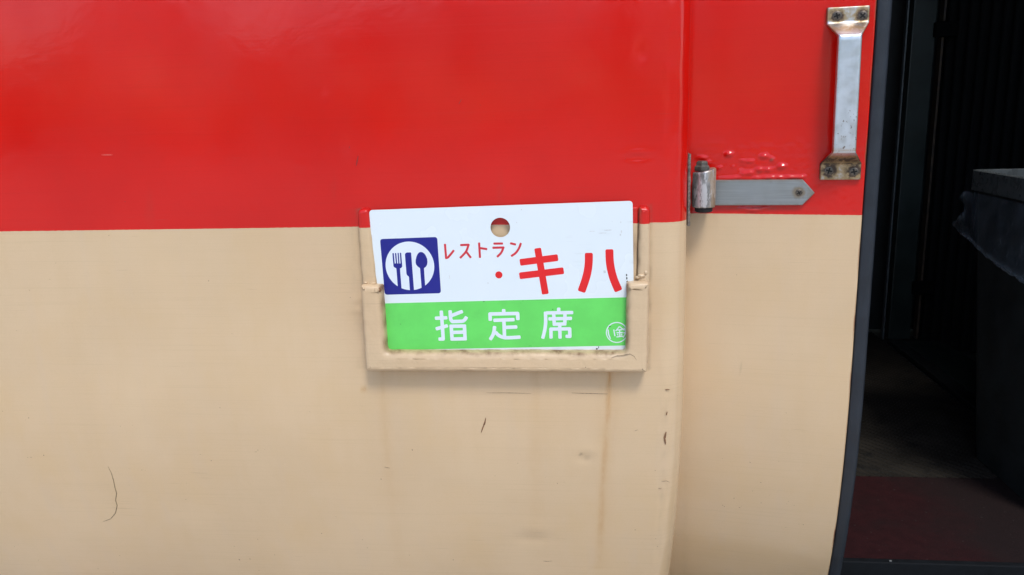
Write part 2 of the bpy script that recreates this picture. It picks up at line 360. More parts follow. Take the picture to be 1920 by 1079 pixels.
RUSTL = [(.0187, -.312), (.0154, -.3868), (.0101, -.4637), (.0044, -.6114)]
FAINTL = [(-.2649, -.312), (-.2655, -.3831), (-.2674, -.4617), (-.269, -.62)]
SOFTL = [(-.0711, -.312), (-.0754, -.4336), (-.078, -.62)]
def line_x(L, z):
    for (x0, z0), (x1, z1) in zip(L, L[1:]):
        if z1 <= z <= z0: return x0+(x1-x0)*(z0-z)/(z0-z1)
    return None
def build_wall():
    xs = []; x = -1.7
    while x < -.9: xs.append(x); x += .05
    while x < .0805: xs.append(x); x += .0032
    zs = []; z = -.97
    while z < -.66: zs.append(z); z += .02
    while z < .16: zs.append(z); z += .0032
    while z < 1.75: zs.append(z); z += .08
    rad = .030; V = []; ru = []; gr = []
    for z in zs:
        cx = corner_x(z); sh = cx-.1105; row = []
        for x in xs:
            k = min(1, max(0, (x+.2)/.28)); xx = x+sh*k
            row.append((xx, wall_y(xx, z)))
        ax = .0805+sh
        for j in range(0, 15):
            a = R(90*j/14); row.append((ax+rad*math.sin(a), wall_y(ax, z)*max(0, 1-j/20)+tumble(z)*min(1, j/20)*1.0+rad*(1-math.cos(a))+.0004*nz(z*40, j*.3)))
        for yy in (.034, .04, .05, .06, .08, .11, .14): row.append((cx, yy+tumble(z)))
        for x, y in row:
            V.append((x, y, z)); r = 0.0; g = 0.0
            for L, w, s in ((RUSTL, .0032, .75), (FAINTL, .006, .17), (SOFTL, .008, .12)):
                lx = line_x(L, z)
                if lx is not None:
                    dz = -.312-z
                    lx += .0010*nz(z*30, w*900)
                    wob = .6+.5*nz(z*14, x*3, 7)
                    e = math.exp(-((x-lx)/(w*(.75+dz*2.2)))**2)*s*wob*max(.18, 1-dz*2.6)
                    e += math.exp(-((x-lx-.004)/(w*3.2))**2)*s*.18*max(.3, 1-dz*2)
                    r += e
            # small rust bleed spot
            r += .5*G(x, z, -.2898, -.3396, .003, .0035)
            # contact shadow painted along the holder's edges and beneath it, broken up by noise
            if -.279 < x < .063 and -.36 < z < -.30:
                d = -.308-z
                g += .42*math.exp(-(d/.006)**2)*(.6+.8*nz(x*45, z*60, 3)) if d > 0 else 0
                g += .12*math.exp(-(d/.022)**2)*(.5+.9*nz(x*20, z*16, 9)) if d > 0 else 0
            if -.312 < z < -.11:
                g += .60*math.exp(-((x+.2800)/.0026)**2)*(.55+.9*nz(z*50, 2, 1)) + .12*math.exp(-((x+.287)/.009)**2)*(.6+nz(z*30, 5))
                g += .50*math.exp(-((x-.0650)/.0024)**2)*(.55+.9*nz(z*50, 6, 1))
            g += .7*G(x, z, -.0165, -.4255, .0016, .0016) +   .20*G(x, z, -.0095, -.4305, .002, .003) + .07*G(x, z, -.012, -.430, .007, .005)
            g += .05*G(x, z, -.083, -.559, .014, .007)
            # grime line along the folded edge, lower half
            if z < -.33 and .06 < x < .1: g += .16*math.exp(-((x-corner_x(z)+.024)/.004)**2)*(.35+1.1*nz(z*45, x*120, 4))
            if z > -.20 and x > .1095: g += .2*math.exp(-((z+.1)/.07)**2)*(.5+nz(z*80, 3))
            # black tide marks above the holder
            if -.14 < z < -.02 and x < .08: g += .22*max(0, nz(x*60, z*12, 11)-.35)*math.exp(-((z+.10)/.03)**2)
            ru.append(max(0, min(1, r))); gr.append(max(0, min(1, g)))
    n = len(xs)+15+7
    o = mesh_obj("side_wall", V, grid_faces(len(zs), n), M_wall, railcar, True, {"rust": ru, "grime_shade": gr})
    return o
side_wall = build_wall()

# scratches and chips: thin slivers lying on the paint
def ribbon(name, pts, w, mat, parent, off=.0003, surf=wall_y, ends=.15):
    P = resample([(a/1000, b/1000) for a, b in pts], .0012, False); n = len(P); V = []; 
    for i, (x, z) in enumerate(P):
        a = Vector(P[max(0, i-1)]); b = Vector(P[min(n-1, i+1)]); d = (b-a).normalized() if (b-a).length else Vector((1, 0)); t = i/max(1, n-1)
        h = w/2000*(ends+(1-ends)*math.sin(math.pi*t)**.6)*(1+.6*nz(x*700, z*700, w)); q = Vector((-d.y, d.x))*h
        for s in (1, -1):
            xx, zz2 = x+q.x*s, z+q.y*s; V.append((xx, surf(xx, zz2)-off, zz2))
    # give the sliver a back so that it has thickness
    m = len(V); V += [(x, y+off*.8, z) for x, y, z in V]
    F = []
    for i in range(n-1):
        a = 2*i; F += [(a, a+1, a+3, a+2), (a+m, a+2+m, a+3+m, a+1+m), (a, a+2, a+2+m, a+m), (a+1, a+1+m, a+3+m, a+3)]
    F += [(0, m, m+1, 1), (2*n-2, 2*n-1, 2*n-1+m, 2*n-2+m)]
    return mesh_obj(name, V, F, mat, parent, False)
for nm, w, pts in DATA['marks']:
    mt = M_chip if nm == 'paint_chip' else M_pale if nm == 'pale_scratch' else M_crack if nm == 'hairline_crack' else M_redscr if pts[0][1] > -132 else M_scratch
    ribbon('hairline_crack' if nm == 'hairline_crack' else 'paint_chip' if nm == 'paint_chip' else 'scratch', pts, w, mt, side_wall)

# ------------------------------------------------------------------ railcar: sign holder
holder = empty("sign_holder", (0, 0, 0), 0, railcar)
def rough_outline(loop, step=.004, amp=.00035, seed=0):
    P = resample(loop, step); n = len(P); out = []
    for i, (x, z) in enumerate(P):
        a = Vector(P[i-1]); b = Vector(P[(i+1) % n]); d = (b-a).normalized(); k = amp*nz(x*90, z*90, seed)+amp*.6*nz(x*260, z*260, seed+3)
        out.append((x+d.y*k, z-d.x*k))
    return out
def lumpy_slab(name, loop, yf, yb, edge=.003, amp=.0004, seed=0, mat=None, grime_shade=None, inner=0):
    """slab standing on the wall with a softly rounded, uneven front edge"""
    P = rough_outline(loop, .003, amp, seed); n = len(P)
    area = sum(P[i-1][0]*P[i][1]-P[i][0]*P[i-1][1] for i in range(n)); sg = 1 if area > 0 else -1
    nrm = []
    for i in range(n):
        d = (Vector(P[(i+1) % n])-Vector(P[i-1])).normalized(); nrm.append(Vector((d.y, -d.x))*sg)
    rings = []
    eds = [edge*(inner if inner and -.257 < p[0] < .0415 and p[1] > -.2885 else 1) for p in P]
    for k in range(3): eds = [(eds[i-1]+eds[i]+eds[(i+1) % n])/3 for i in range(n)]
    for a in (None, -1, 0, 15, 30, 45, 60, 75, 90):
        ring = []
        for p, nn, e in zip(P, nrm, eds):
            if a is None: ins, y = 0, yb
            elif a == -1: ins, y = 0, yf+e+(yb-yf-e)*.45
            else: ins, y = e*(1-math.cos(R(a))), yf+e*(1-math.sin(R(a)))
            ring.append((p[0]-nn.x*ins, y+.0003*nz(p[0]*70, p[1]*70, seed+8), p[1]-nn.y*ins))
        rings.append(ring)
    V = [p for r_ in rings for p in r_]; F = grid_faces(len(rings), n, True)
    b = (len(rings)-1)*n
    tri = tessellate_polygon([[Vector((p[0], p[2], 0)) for p in rings[-1]]]); F += [tuple(b+i for i in t) for t in tri]
    ru = [0.0]*len(V); gr = [max(0, min(1, grime_shade(*p))) if grime_shade else 0.0 for p in V]
    o = mesh_obj(name, V, F, mat or M_holder, holder, True, {"rust": ru, "grime_shade": gr})
    return o
mm = lambda L: [(a/1000, b/1000) for a, b in L]
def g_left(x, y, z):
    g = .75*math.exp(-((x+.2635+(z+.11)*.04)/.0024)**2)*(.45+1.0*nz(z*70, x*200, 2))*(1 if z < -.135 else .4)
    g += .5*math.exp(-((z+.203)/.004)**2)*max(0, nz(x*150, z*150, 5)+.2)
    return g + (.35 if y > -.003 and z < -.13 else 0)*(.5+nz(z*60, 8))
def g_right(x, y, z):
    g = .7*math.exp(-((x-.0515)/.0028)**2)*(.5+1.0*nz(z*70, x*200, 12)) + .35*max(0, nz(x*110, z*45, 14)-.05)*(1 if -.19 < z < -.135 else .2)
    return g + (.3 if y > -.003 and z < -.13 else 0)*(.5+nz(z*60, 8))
# upper bars (spacers) left and right
lumpy_slab("side_bar", round_poly(mm([(-279.5, -110.5), (-265.3, -110.8), (-260.5, -210), (-260.5, -300), (-279.7, -300)]), [.008, .005, 0, 0, 0]), -.0105, .002, .005, .0005, 1, grime_shade=g_left)
lumpy_slab("side_bar", round_poly(mm([(52.6, -113.2), (65.0, -113.8), (65.3, -190), (64.4, -300), (46, -300), (51.5, -190)]), [.003, .008, 0, 0, 0, 0]), -.0105, .002, .005, .0005, 4, grime_shade=g_right)
# thin inner strip beside the right bar, seen between sign and bar
lumpy_slab("backing_strip", mm([(30.0, -114.5), (51.4, -114.0), (50.2, -200), (47, -296), (30, -296)]), -.0042, .002, .0015, .0003, 6,
           grime_shade=lambda x, y, z: .55*max(0, .3+nz(x*140, z*40, 15))*(1 if z < -.135 else .25))
lumpy_slab("backing_strip", mm([(-263.5, -114.5), (-245, -114.0), (-245, -296), (-257, -296), (-257, -200)]), -.0042, .002, .0015, .0003, 9,
           grime_shade=lambda x, y, z: .8*max(0, .55+nz(x*140, z*40, 17)))
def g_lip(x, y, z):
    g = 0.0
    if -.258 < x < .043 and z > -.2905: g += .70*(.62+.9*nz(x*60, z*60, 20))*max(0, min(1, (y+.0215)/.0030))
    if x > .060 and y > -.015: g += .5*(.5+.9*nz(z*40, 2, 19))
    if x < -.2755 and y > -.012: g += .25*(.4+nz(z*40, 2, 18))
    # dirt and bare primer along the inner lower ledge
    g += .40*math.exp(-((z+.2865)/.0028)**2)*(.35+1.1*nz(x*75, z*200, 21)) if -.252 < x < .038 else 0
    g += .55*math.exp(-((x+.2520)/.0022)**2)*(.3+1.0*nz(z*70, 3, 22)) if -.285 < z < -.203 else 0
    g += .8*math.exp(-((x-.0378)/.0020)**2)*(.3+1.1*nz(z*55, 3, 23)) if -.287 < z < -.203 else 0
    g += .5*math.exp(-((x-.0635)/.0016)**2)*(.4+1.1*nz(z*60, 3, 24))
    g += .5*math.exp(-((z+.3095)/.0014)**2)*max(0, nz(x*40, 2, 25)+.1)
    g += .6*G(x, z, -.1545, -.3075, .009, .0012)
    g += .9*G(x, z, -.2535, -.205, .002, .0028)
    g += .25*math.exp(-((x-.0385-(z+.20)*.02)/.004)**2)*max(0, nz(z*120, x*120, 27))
    return g
U = mm([(-278.3, -200.2), (-253.0, -202.0), (-252.6, -284.8), (37.3, -284.2), (38.3, -200.6), (64.6, -199.0), (62.8, -309.0), (-279.0, -309.0)])
lumpy_slab("front_lip", round_poly(U, [.003, .002, .005, .006, .002, .004, .004, .004], 4), -.0220, .001, .0055, .00045, 11, grime_shade=g_lip, inner=1.5)
# crusts of old paint where bar and lip meet
def blob(name, c, r, mat, parent, seed=0, n=10):
    V = []; rings = 6
    for i in range(rings+1):
        a = math.pi*i/rings
        for j in range(n):
            b = 2*math.pi*j/n; d = Vector((math.sin(a)*math.cos(b), math.cos(a), math.sin(a)*math.sin(b))); k = 1+.35*nz(d.x*2+seed, d.y*2, d.z*2+seed)
            V.append((c[0]+d.x*r[0]*k, c[1]+d.y*r[1]*k, c[2]+d.z*r[2]*k))
    return mesh_obj(name, V, grid_faces(rings+1, n, True), mat, parent, True)
M_cream_only = paint("paint_cream_crust", attrs=False, zline=5.0, lumpy=.0008, dull=.25)
for c, r, s in (((.0555, -.0105, -.1935), (.0045, .0022, .0022), 1), ((.0605, -.010, -.1900), (.002, .002, .003), 2), ((.0515, -.009, -.1955), (.003, .003, .002), 3),
                ((-.2655, -.0105, -.2005), (.0045, .002, .0012), 4), ((-.2745, -.0105, -.1995), (.003, .002, .0012), 5)):
    blob("paint_crust", c, r, M_cream_only, holder, s)
# bare chip on the left lip's corner and loose dirt on the lower ledge
blob("rust_chip", (-.2550, -.0200, -.2062), (.0020, .0012, .0030), M_chip, holder, 3)
for i in range(5):
    x = -.246+.28*random.random()
    blob("dirt_crumb", (x, -.0085-.002*random.random(), -.2850), (.002+.004*random.random(), .0015, .0004+.0003*random.random()), M_dirt, holder, i, 8)
def ribbon_on(name, pts, w, mat, parent, y): return ribbon(name, pts, w, mat, parent, .00035, lambda x, z: y)
ribbon_on("paint_crack", [(20, -290.5), (26, -287.5), (34, -286.8), (42, -285.2), (47, -288), (50, -293)], .9, M_scratch, holder, -.0218)

# ------------------------------------------------------------------ seat-class sign plate
P0, TH = DATA['sign'][0], DATA['sign'][1]
sign = empty("destination_plate", tuple(P0)); sign.rotation_euler = (0, -TH, 0)
tag(sign, "white enamel train sign with blue cutlery emblem and green band standing in the painted holder", "sign")
SW, SH = .3102, .181
def on_sign(u, v, t): return (u, t, v)
def mmp(L): return [(p[0]/1000, p[1]/1000) for p in L]
outline = round_poly([(0, 0), (SW, 0), (SW-.0004, -SH), (-.0008, -SH)], .0045, 6)
hc, hr = DATA['hole']; hole = circle((hc[0]/1000, hc[1]/1000), hr/1000, 64)
v, f = slab([outline, hole], 0.0, .0016, on_sign)
ntri = len(f)-len(outline)-len(hole)
mesh_obj("plate", v, f, None, sign, False, mats=[M_white, M_signedge], fmat=[0]*ntri+[1]*(len(outline)+len(hole)))
LAY = .00006
def layer(name, loops, k, mat, parent=sign):
    v, f = slab(loops, -LAY*k, -LAY*(k-1)+.00001 if k > 1 else 0.00001, on_sign)
    return mesh_obj(name, v, f, mat, parent)
# green band across the plate
bt, bb = DATA['band_top'], DATA['band_bot']
layer("green_band", [[(0.0004, -.1144), (SW-.0006, -.1136), (SW-.0008, -.1728), (.0002, -.1738)]], 1, M_green)
sq = layer("emblem_square", [round_poly(mmp(DATA['square']), .0036, 6)], 1, M_blue)
dc, dr = DATA['disc']
layer("emblem_disc", [circle((dc[0]/1000, dc[1]/1000), dr/1000, 72)], 2, M_pwhite, sq)
layer("fork", [round_poly(mmp(DATA['fork']), .0004, 2)], 3, M_blue, sq)
layer("knife", [round_poly(mmp(DATA['knife']), .0006, 2)], 3, M_blue, sq)
layer("spoon", [round_poly(mmp(DATA['spoon']), .0012, 2)], 3, M_blue, sq)

def stroke_polys(pts, w, rc):
    """outlines of one thick pen stroke with softened ends; sharp turns are split and joined with a round"""
    P = [Vector((p[0]/1000, p[1]/1000)) for p in pts]; h = w/2000; runs = [[P[0]]]; out = []
    for i in range(1, len(P)-1):
        runs[-1].append(P[i])
        if (P[i]-P[i-1]).angle(P[i+1]-P[i]) > R(42):
            out.append(circle(P[i], h, 20)); runs.append([P[i]])
    runs[-1].append(P[-1])
    for k, Q in enumerate(runs):
        if len(Q) > 2:
            S = [Q[0]]
            for i in range(1, len(Q)-1):
                a, b, c = Q[i-1], Q[i], Q[i+1]; d = min((a-b).length, (c-b).length)*.49
                p0 = b+(a-b).normalized()*d; p2 = b+(c-b).normalized()*d
                S += [p0*(1-t)**2+b*2*t*(1-t)+p2*t*t for t in (0, .2, .4, .6, .8, 1)]
            Q = S+[Q[-1]]
        n = len(Q); Lf, Rt = [], []
        for i in range(n):
            d = (Q[min(n-1, i+1)]-Q[max(0, i-1)]).normalized(); q = Vector((-d.y, d.x))*h
            Lf.append(Q[i]+q); Rt.append(Q[i]-q)
        loop = [tuple(p) for p in Lf]+[tuple(p) for p in reversed(Rt)]; rr = [0]*len(loop)
        if k == 0: rr[0] = rr[2*n-1] = h*rc
        if k == len(runs)-1: rr[n-1] = rr[n] = h*rc
        out.append(round_poly(loop, rr, 5))
    return out
NAMES = {'re': 'small_character', 'su': 'small_character', 'to': 'small_character', 'ra': 'small_character', 'n': 'small_character', 'ki': 'large_character', 'ha': 'large_character',
         'shi': 'white_character', 'tei': 'white_character', 'seki': 'white_character', 'tetsu': 'logo_character', 'i': 'logo_stroke'}
for gname, w, rc, strokes in DATA['glyphs']:
    mat = M_pred2 if NAMES[gname] == 'small_character' else M_pred if NAMES[gname] == 'large_character' else M_pwhite
    base = 1 if 'character' in NAMES[gname] and mat is not M_pwhite else 2
    parts = []
    for k, st in enumerate(strokes):
        if len(st) > 3 and st[0] == st[-1]:  # closed box: draw its four sides
            segs = [[st[i], st[i+1]] for i in range(len(st)-1)]
        else: segs = [st]
        for j, sg in enumerate(segs):
            if len(segs) > 1:
                a, b = Vector(sg[0]), Vector(sg[1]); d = (b-a).normalized()*w*.5; sg = [tuple(a-d), tuple(b+d)]
            for lp in stroke_polys(sg, w, rc):
                lift = LAY*base+.000012*len(parts)
                parts.append(slab([lp], -lift, -LAY*(base-1)+.00001 if base > 1 else .00001, on_sign))
    v, f = merge(*parts); mesh_obj(NAMES[gname], v, f, mat, sign)
dc, dr = DATA['dot']; layer("red_dot", [circle((dc[0]/1000, dc[1]/1000), dr/1000, 32)], 1, M_pred)
rc_, rr_ = DATA['ring']; layer("logo_ring", [circle((rc_[0]/1000, rc_[1]/1000), rr_/1000+.0006, 64), circle((rc_[0]/1000, rc_[1]/1000), rr_/1000-.0006, 64)], 2, M_pwhite)
# chips in the print
M_smudge0 = simple("print_smudge", (.45, .45, .44), .6, vary=.2, sc=400); M_greenchip = simple("green_chip", (.06, .25, .05), .6, vary=.2, sc=300)
def sign_chip(u, v, ru, rv, seed, mat=M_black, k=3):
    lp = [(u/1000+ru/1000*math.cos(a)*(1+.4*nz(math.cos(a)*2+seed, math.sin(a)*2)), v/1000+rv/1000*math.sin(a)*(1+.4*nz(math.cos(a)*2+seed, math.sin(a)*2, 3))) for a in [2*math.pi*i/14 for i in range(14)]]
    layer("print_chip", [lp], k, mat)
for i, a in enumerate([(302.0, -86.7, .8, 1.2), (302.2, -90.6, .7, 1.6), (302.6, -94.6, .9, 1.1), (281.2, -149.0, 1.1, .6), (265.3, -176.3, 1.1, .9), (267.4, -174.4, .4, 1.6), (214, -126.4, .8, .6), (234, -142, .9, .35),
                       (175.6, -20.5, .3, .9), (131.5, -115.0, 1.3, .45), (27.1, -140.8, .6, .4), (137.8, -92.2, .9, .35)]):
    sign_chip(*a, i, M_black if i < 6 else M_smudge0 if i in (8, 11) else M_greenchip)
M_smudge = simple("grey_smudge", (.56, .58, .57), .6, vary=.2, sc=400)
for i, a in enumerate([(276.4, -82.2, 1.6, 1.8), (296.8, -35.5, .8, 1.8), (295.6, -39.0, .8, 1.2), (181.9, -5.6, .7, .8), (263.0, -33.7, 3.0, .4), (281.5, -33.0, 4.5, .4), (275, -36.2, 5, .3), (91.7, -83.8, .4, 2.2), (296.4, -24.2, .5, .9)]): sign_chip(*a, i+30, M_smudge, 2)

# ------------------------------------------------------------------ swing door leaf (hinged at the wall, partly open)
DA = R(-9)
door = empty("door_leaf", (.12, .078, 0), DA)
tag(door, "red and cream hinged door leaf with steel grab handle next to the dark doorway", "door")
BL = [(44.6, -60.7, 5, 3.5, 1.5), (61.6, -68.3, 4, 2, .8), (70.5, -69.5, 5, 2, .9), (84.9, -63.7, 5, 3.2, 1.4), (94.8, -66.4, 3.5, 3.2, 1.1), (34.9, -76.7, 2.8, 2.2, .8), (70, -83.4, 6, 3.5, 1.3), (81.2, -79.0, 5, 3, 1.3), (91.1, -79.7, 4, 2.5, 1.1),
      (106.8, -75.4, 5.5, 3.2, 1.5), (62.0, -84.8, 4, 3, 1.1), (128.0, -88.3, 7, 2.2, .8), (118, -88.6, 8, 2, 1.0), (92, -89, 9, 2, .8), (78, -89.2, 5, 2, .8), (14, -64, 7, 2.5, .9), (20, -70, 4, 3, .7), (55, -89.5, 9, 1.8, .7), (104, -88, 5, 2, .7), (118, -80, 3, 2, .4), (76, -73, 3, 2, .5), (50, -75, 3, 2.5, .35), (88, -72, 3, 2, .4), (60, -76, 4, 3, -.4), (97, -74, 5, 3, -.4),
      (75, -128, 12, 3.0, 1.3), (88, -126, 9, 2, .9), (62, -126, 7, 2, .6)]
def door_relief(u, z):
    d = .0006*nz(u*5, z*3, 31)
    if -.14 < z < -.045:
        wu = u*1000+2.2*nz(u*140, z*140, 35); wz = z*1000+1.6*nz(u*140, z*140, 37)
        for cu, cz, ru_, rz_, a in BL: d += a/1000*2.1*G(wu, wz, cu, cz, ru_*.8, rz_*.72)
        d += .0016*math.exp(-((z+.0895)/.0022)**2)*(1/(1+math.exp(-(u-.035)/.004)))*(1/(1+math.exp((u-.133)/.002)))*(.7+.5*nz(u*60, 3, 39))
        d += .00022*nz(u*160, z*160, 33)
    return d
def build_door():
    us = [-.05, -.03, -.02, -.012, -.006]; u = 0.0
    while u < .1985: us.append(u); u += .002
    us += [.1990, .2000]
    zs = []; z = -.86
    while z < -.145: zs.append(z); z += .012
    while z < -.045: zs.append(z); z += .0016
    while z < .16: zs.append(z); z += .006
    while z < 1.0: zs.append(z); z += .06
    V = []; ru = []; gr = []
    for z in zs:
        for i, u in enumerate(us):
            e = .0012 if u >= .1999 else 0
            V.append((u, tumble(z)*1.3-door_relief(u, z)+e, z))
            r = 0.0; g = 0.0
            r += (.95 if u > .1985 else 0)*max(0, min(1, .35+1.3*nz(z*25, 4, 41)))
            if -.14 < z < -.07: g += .35*math.exp(-((u-.08)/.05)**2)*math.exp(-((z+.1262)/.0022)**2)
            g += .8*G(u*1000, z*1000, 95, -67.5, 1.6, 1.6)+.7*G(u*1000, z*1000, 92, -90, 3, .8)+.6*G(u*1000, z*1000, 122, -90.5, 5, .8)+.3*G(u*1000, z*1000, 80, -84, 2, 2)
            g += .5*G(u*1000, z*1000, 67.6, -331, 1.2, 1.0)+.10*G(u*1000, z*1000, 97, -300, 6, 3)
            g += .22*math.exp(-((u-.149)/.003)**2)*math.exp(-((z-.03)/.07)**2)*0
            if z < -.05: g += .05*math.exp(-(u/.006)**2)  # faint corner shade painted down the door's hinge-side edge
            ru.append(max(0, min(1, r))); gr.append(max(0, min(1, g)))
    o = mesh_obj("door_panel", V, grid_faces(len(zs), len(us)), M_door, door, True, {"rust": ru, "grime_shade": gr})
    s = o.modifiers.new("thick", 'SOLIDIFY'); s.thickness = .026; s.offset = -1
    # make sure the solid grows away from the viewer
    if o.data.polygons[len(o.data.polygons)//2].normal.y > 0: s.offset = 1
    return o
door_panel = build_door()
# rubber edge
def rubber():
    rings = []; z = -.86
    sec = [(.2004, .004), (.2008, .0012), (.203, .0003), (.210, 0.0), (.2140, .0012), (.2165, .0042), (.2172, .009), (.2165, .020), (.214, .027), (.2004, .027)]
    while z < 1.0:
        k = .0003*nz(z*8, 3, 51); rings.append([(u-k*(u > .205), y+tumble(z)*1.3, z) for u, y in sec]); z += .012
    v, f = loft(rings); o = mesh_obj("rubber_edge", v, f, M_rubber, door, True)
    return o
rubber()

def screw(name, u, z, r, depth, parent, rot=0.0, h=.0016):
    rings = []; n = 20
    for rr, y in ((r, 0), (r*.97, -h*.45), (r*.8, -h*.8), (r*.5, -h), (r*.12, -h*1.05)):
        rings.append([(u+rr*math.cos(2*math.pi*i/n), depth+y, z+rr*math.sin(2*math.pi*i/n)) for i in range(n)])
    v, f = loft(rings); nf = len(f); parts = [(v, f)]
    for a in (rot, rot+math.pi/2):
        c, s = math.cos(a), math.sin(a); L, W = r*.62, r*.15; q = [(-L, -W), (L, -W), (L, W), (-L, W)]; lp = [(u+x*c-y*s, z+x*s+y*c) for x, y in q]
        parts.append(slab([lp], depth-h*1.08-(.00003 if a == rot else .00006), depth-h*.5, lambda x, y, t: (x, t, y)))
    v, f = merge(*parts)
    return mesh_obj(name, v, f, None, parent, False, mats=[M_screw, M_slot], fmat=[0]*nf+[1]*(len(f)-nf))

# grab handle, a bent casting: foot plates, sloping webs and flat bar
def grab_handle():
    SC = [(.1582, .0931), (.1853, .0918), (.1593, -.0809), (.1868, -.0822)]
    def sect(z):
        t = (z+.0915)/(.1025+.0915); uc = .1722+(.1700-.1722)*t
        K = [(-.0915, .0224, .0048, 0), (-.0905, .0226, .0052, 0), (-.0742, .0226, .0056, 0), (-.0725, .0226, .0062, 0), (-.0590, .0128, .0290, .019), (-.0565, .0126, .0300, .022),
             (.0680, .0126, .0300, .022), (.0705, .0128, .0290, .019), (.0845, .0226, .0066, 0), (.0860, .0226, .0056, 0), (.1015, .0226, .0052, 0), (.1025, .0224, .0048, 0)]
        for a, b in zip(K, K[1:]):
            if a[0]-1e-9 <= z <= b[0]+1e-9:
                s = (z-a[0])/(b[0]-a[0]); return uc, [a[i]+(b[i]-a[i])*s for i in (1, 2, 3)]
    zs = [-.0915, -.0905]; z = -.0885
    while z < -.0745: zs.append(z); z += .0018
    zs += [-.0742, -.0725]; z = -.0712
    while z < -.0592: zs.append(z); z += .0013
    zs += [-.0590, -.0577, -.0565]; z = -.052
    while z < .067: zs.append(z); z += .004
    zs += [.0680, .0692, .0705]; z = .0718
    while z < .0843: zs.append(z); z += .0013
    zs += [.0845, .0860]; z = .088
    while z < .1013: zs.append(z); z += .0018
    zs += [.1015, .1025]
    rings = []; ru = []
    for z in zs:
        uc, (w, fr, bk) = sect(z); c = .0030 if abs(z-.006) < .064 else .0022
        fr_in = .9
        pts = []
        m = 12
        def arc(cu, cy, a0, a1, r):
            return [(cu+r*math.cos(R(a0+(a1-a0)*k/4)), cy+r*math.sin(R(a0+(a1-a0)*k/4))) for k in range(5)]
        th = fr-bk; c = min(c, th*.45)
        # y is negative towards the viewer
        front = -fr; back = -bk
        pts += [(uc-w+2*w*k/m, back) for k in range(1, m)]
        pts += [(uc+w, back-.0002)]
        pts += arc(uc+w-c, front+c, 0, -90, c)
        pts += [(uc+w-c-(2*w-2*c)*k/m, front) for k in range(1, m)]
        pts += arc(uc-w+c, front+c, 270, 180, c)
        pts += [(uc-w, back-.0002)]
        dy = tumble(z)
        rings.append([(u, y+dy+.00012*nz(u*120, z*120, 3), z) for u, y in pts])
        for u, y in pts:
            r = 0.0
            for su, sz in SC: r += .75*math.exp(-(((u-su)**2+(z-sz)**2)**.5/.0078)**4)
            if -.0745 < z < -.0600: r += .85*math.exp(-((z+.0675)/.005)**2)
            if -.092 < z < -.072: r += .42
            if .0690 < z < .088: r += .36*math.exp(-((z-.078)/.006)**2)
            if z > .086: r += .30
            if abs(abs(u-uc)-w) < .0012: r += .22
            if -.0575 < z < -.0545: r += .25
            ru.append(min(1, r))
    v, f = loft(rings); o = mesh_obj("grab_handle", v, f, M_steel, door, True, {"rust": ru})
    for i, (u, z) in enumerate(SC): screw("screw", u, z, .0055, -.0046, o, .3+i*.5)
    return o
grab_handle()

# hinge strap
def strap():
    lp = [(.003, -.0912), (.1312, -.0912), (.1452, -.1070), (.1316, -.1217), (.003, -.1226)]
    t = NT("brushed_strap"); x, y, z = t.sep(); br = t.noise((12, 12, 900), 1, 3, .6); n1 = t.noise((1, 1, 1), 150, 4, .6); n2 = t.noise((1, 1, 1), 60, 3)
    col = t.mix(t.ramp(br, .3, .7), (.30, .315, .31), (.37, .385, .38))
    dx = t.math('SUBTRACT', x, .1272); dz = t.math('ADD', z, .1067); ds = t.math('SQRT', t.math('ADD', t.math('MULTIPLY', dx, dx), t.math('MULTIPLY', dz, dz)))
    ds = t.math('ADD', ds, t.math('MULTIPLY', t.math('SUBTRACT', n1, .5), .008))
    f1 = t.ramp(ds, .0100, .0045); f2 = t.ramp(t.math('ADD', x, t.math('MULTIPLY', n1, .012)), .138, .150)
    ez = t.math('ADD', t.math('ABSOLUTE', t.math('ADD', z, .1069)), t.math('MULTIPLY', n1, .006)); f3 = t.ramp(ez, .0145, .0190)
    rust = t.math('MAXIMUM', t.math('MAXIMUM', f1, t.math('MULTIPLY', f2, .8)), t.math('MULTIPLY', f3, .65))
    col = t.mix(t.math('MULTIPLY', rust, .85), col, (.19, .145, .085))
    m = t.set(Base_Color=col, Metallic=t.ramp(rust, 0, 1, .9, .4), Roughness=t.ramp(n2, .3, .7, .36, .48), Normal=t.bump(br, .00008, .5))
    v, f = slab([lp], -.0050, .0012, lambda u, w, d: (u, d, w))
    o = mesh_obj("hinge_strap", v, f, m, door, False, bevel=.0009, seg=3); screw("screw", .1272, -.1067, .0042, -.0048, o, .6, .0009)
    return o
strap()

# hinge knuckle with flaking white paint, pin bolt and wall leaf
def knuckle_mat():
    t = NT("flaked_white_over_steel"); x, y, z = t.sep(); nn = t.noise((1, 1, .4), 190, 5, .62, (3, 3, 3)); n2 = t.noise((1, 1, .35), 90, 4, .6, (8, 1, 2))
    g = t.math('ADD', t.math('MULTIPLY', x, 30), nn)
    metal_c = t.mix(t.ramp(nn, .35, .65), (.20, .19, .175), (.40, .40, .39)); paintf = t.ramp(n2, .53, .57)
    col = t.mix(t.math('MULTIPLY', paintf, .75), metal_c, (.66, .65, .64))
    rustf = t.ramp(g, .58, .78); col = t.mix(t.math('MULTIPLY', rustf, .75), col, (.24, .145, .06))
    return t.set(Base_Color=col, Metallic=t.math('MULTIPLY', t.math('SUBTRACT', 1.0, rustf), .55), Roughness=.36, Normal=t.bump(n2, .0012, .7))
M_knuckle = knuckle_mat()
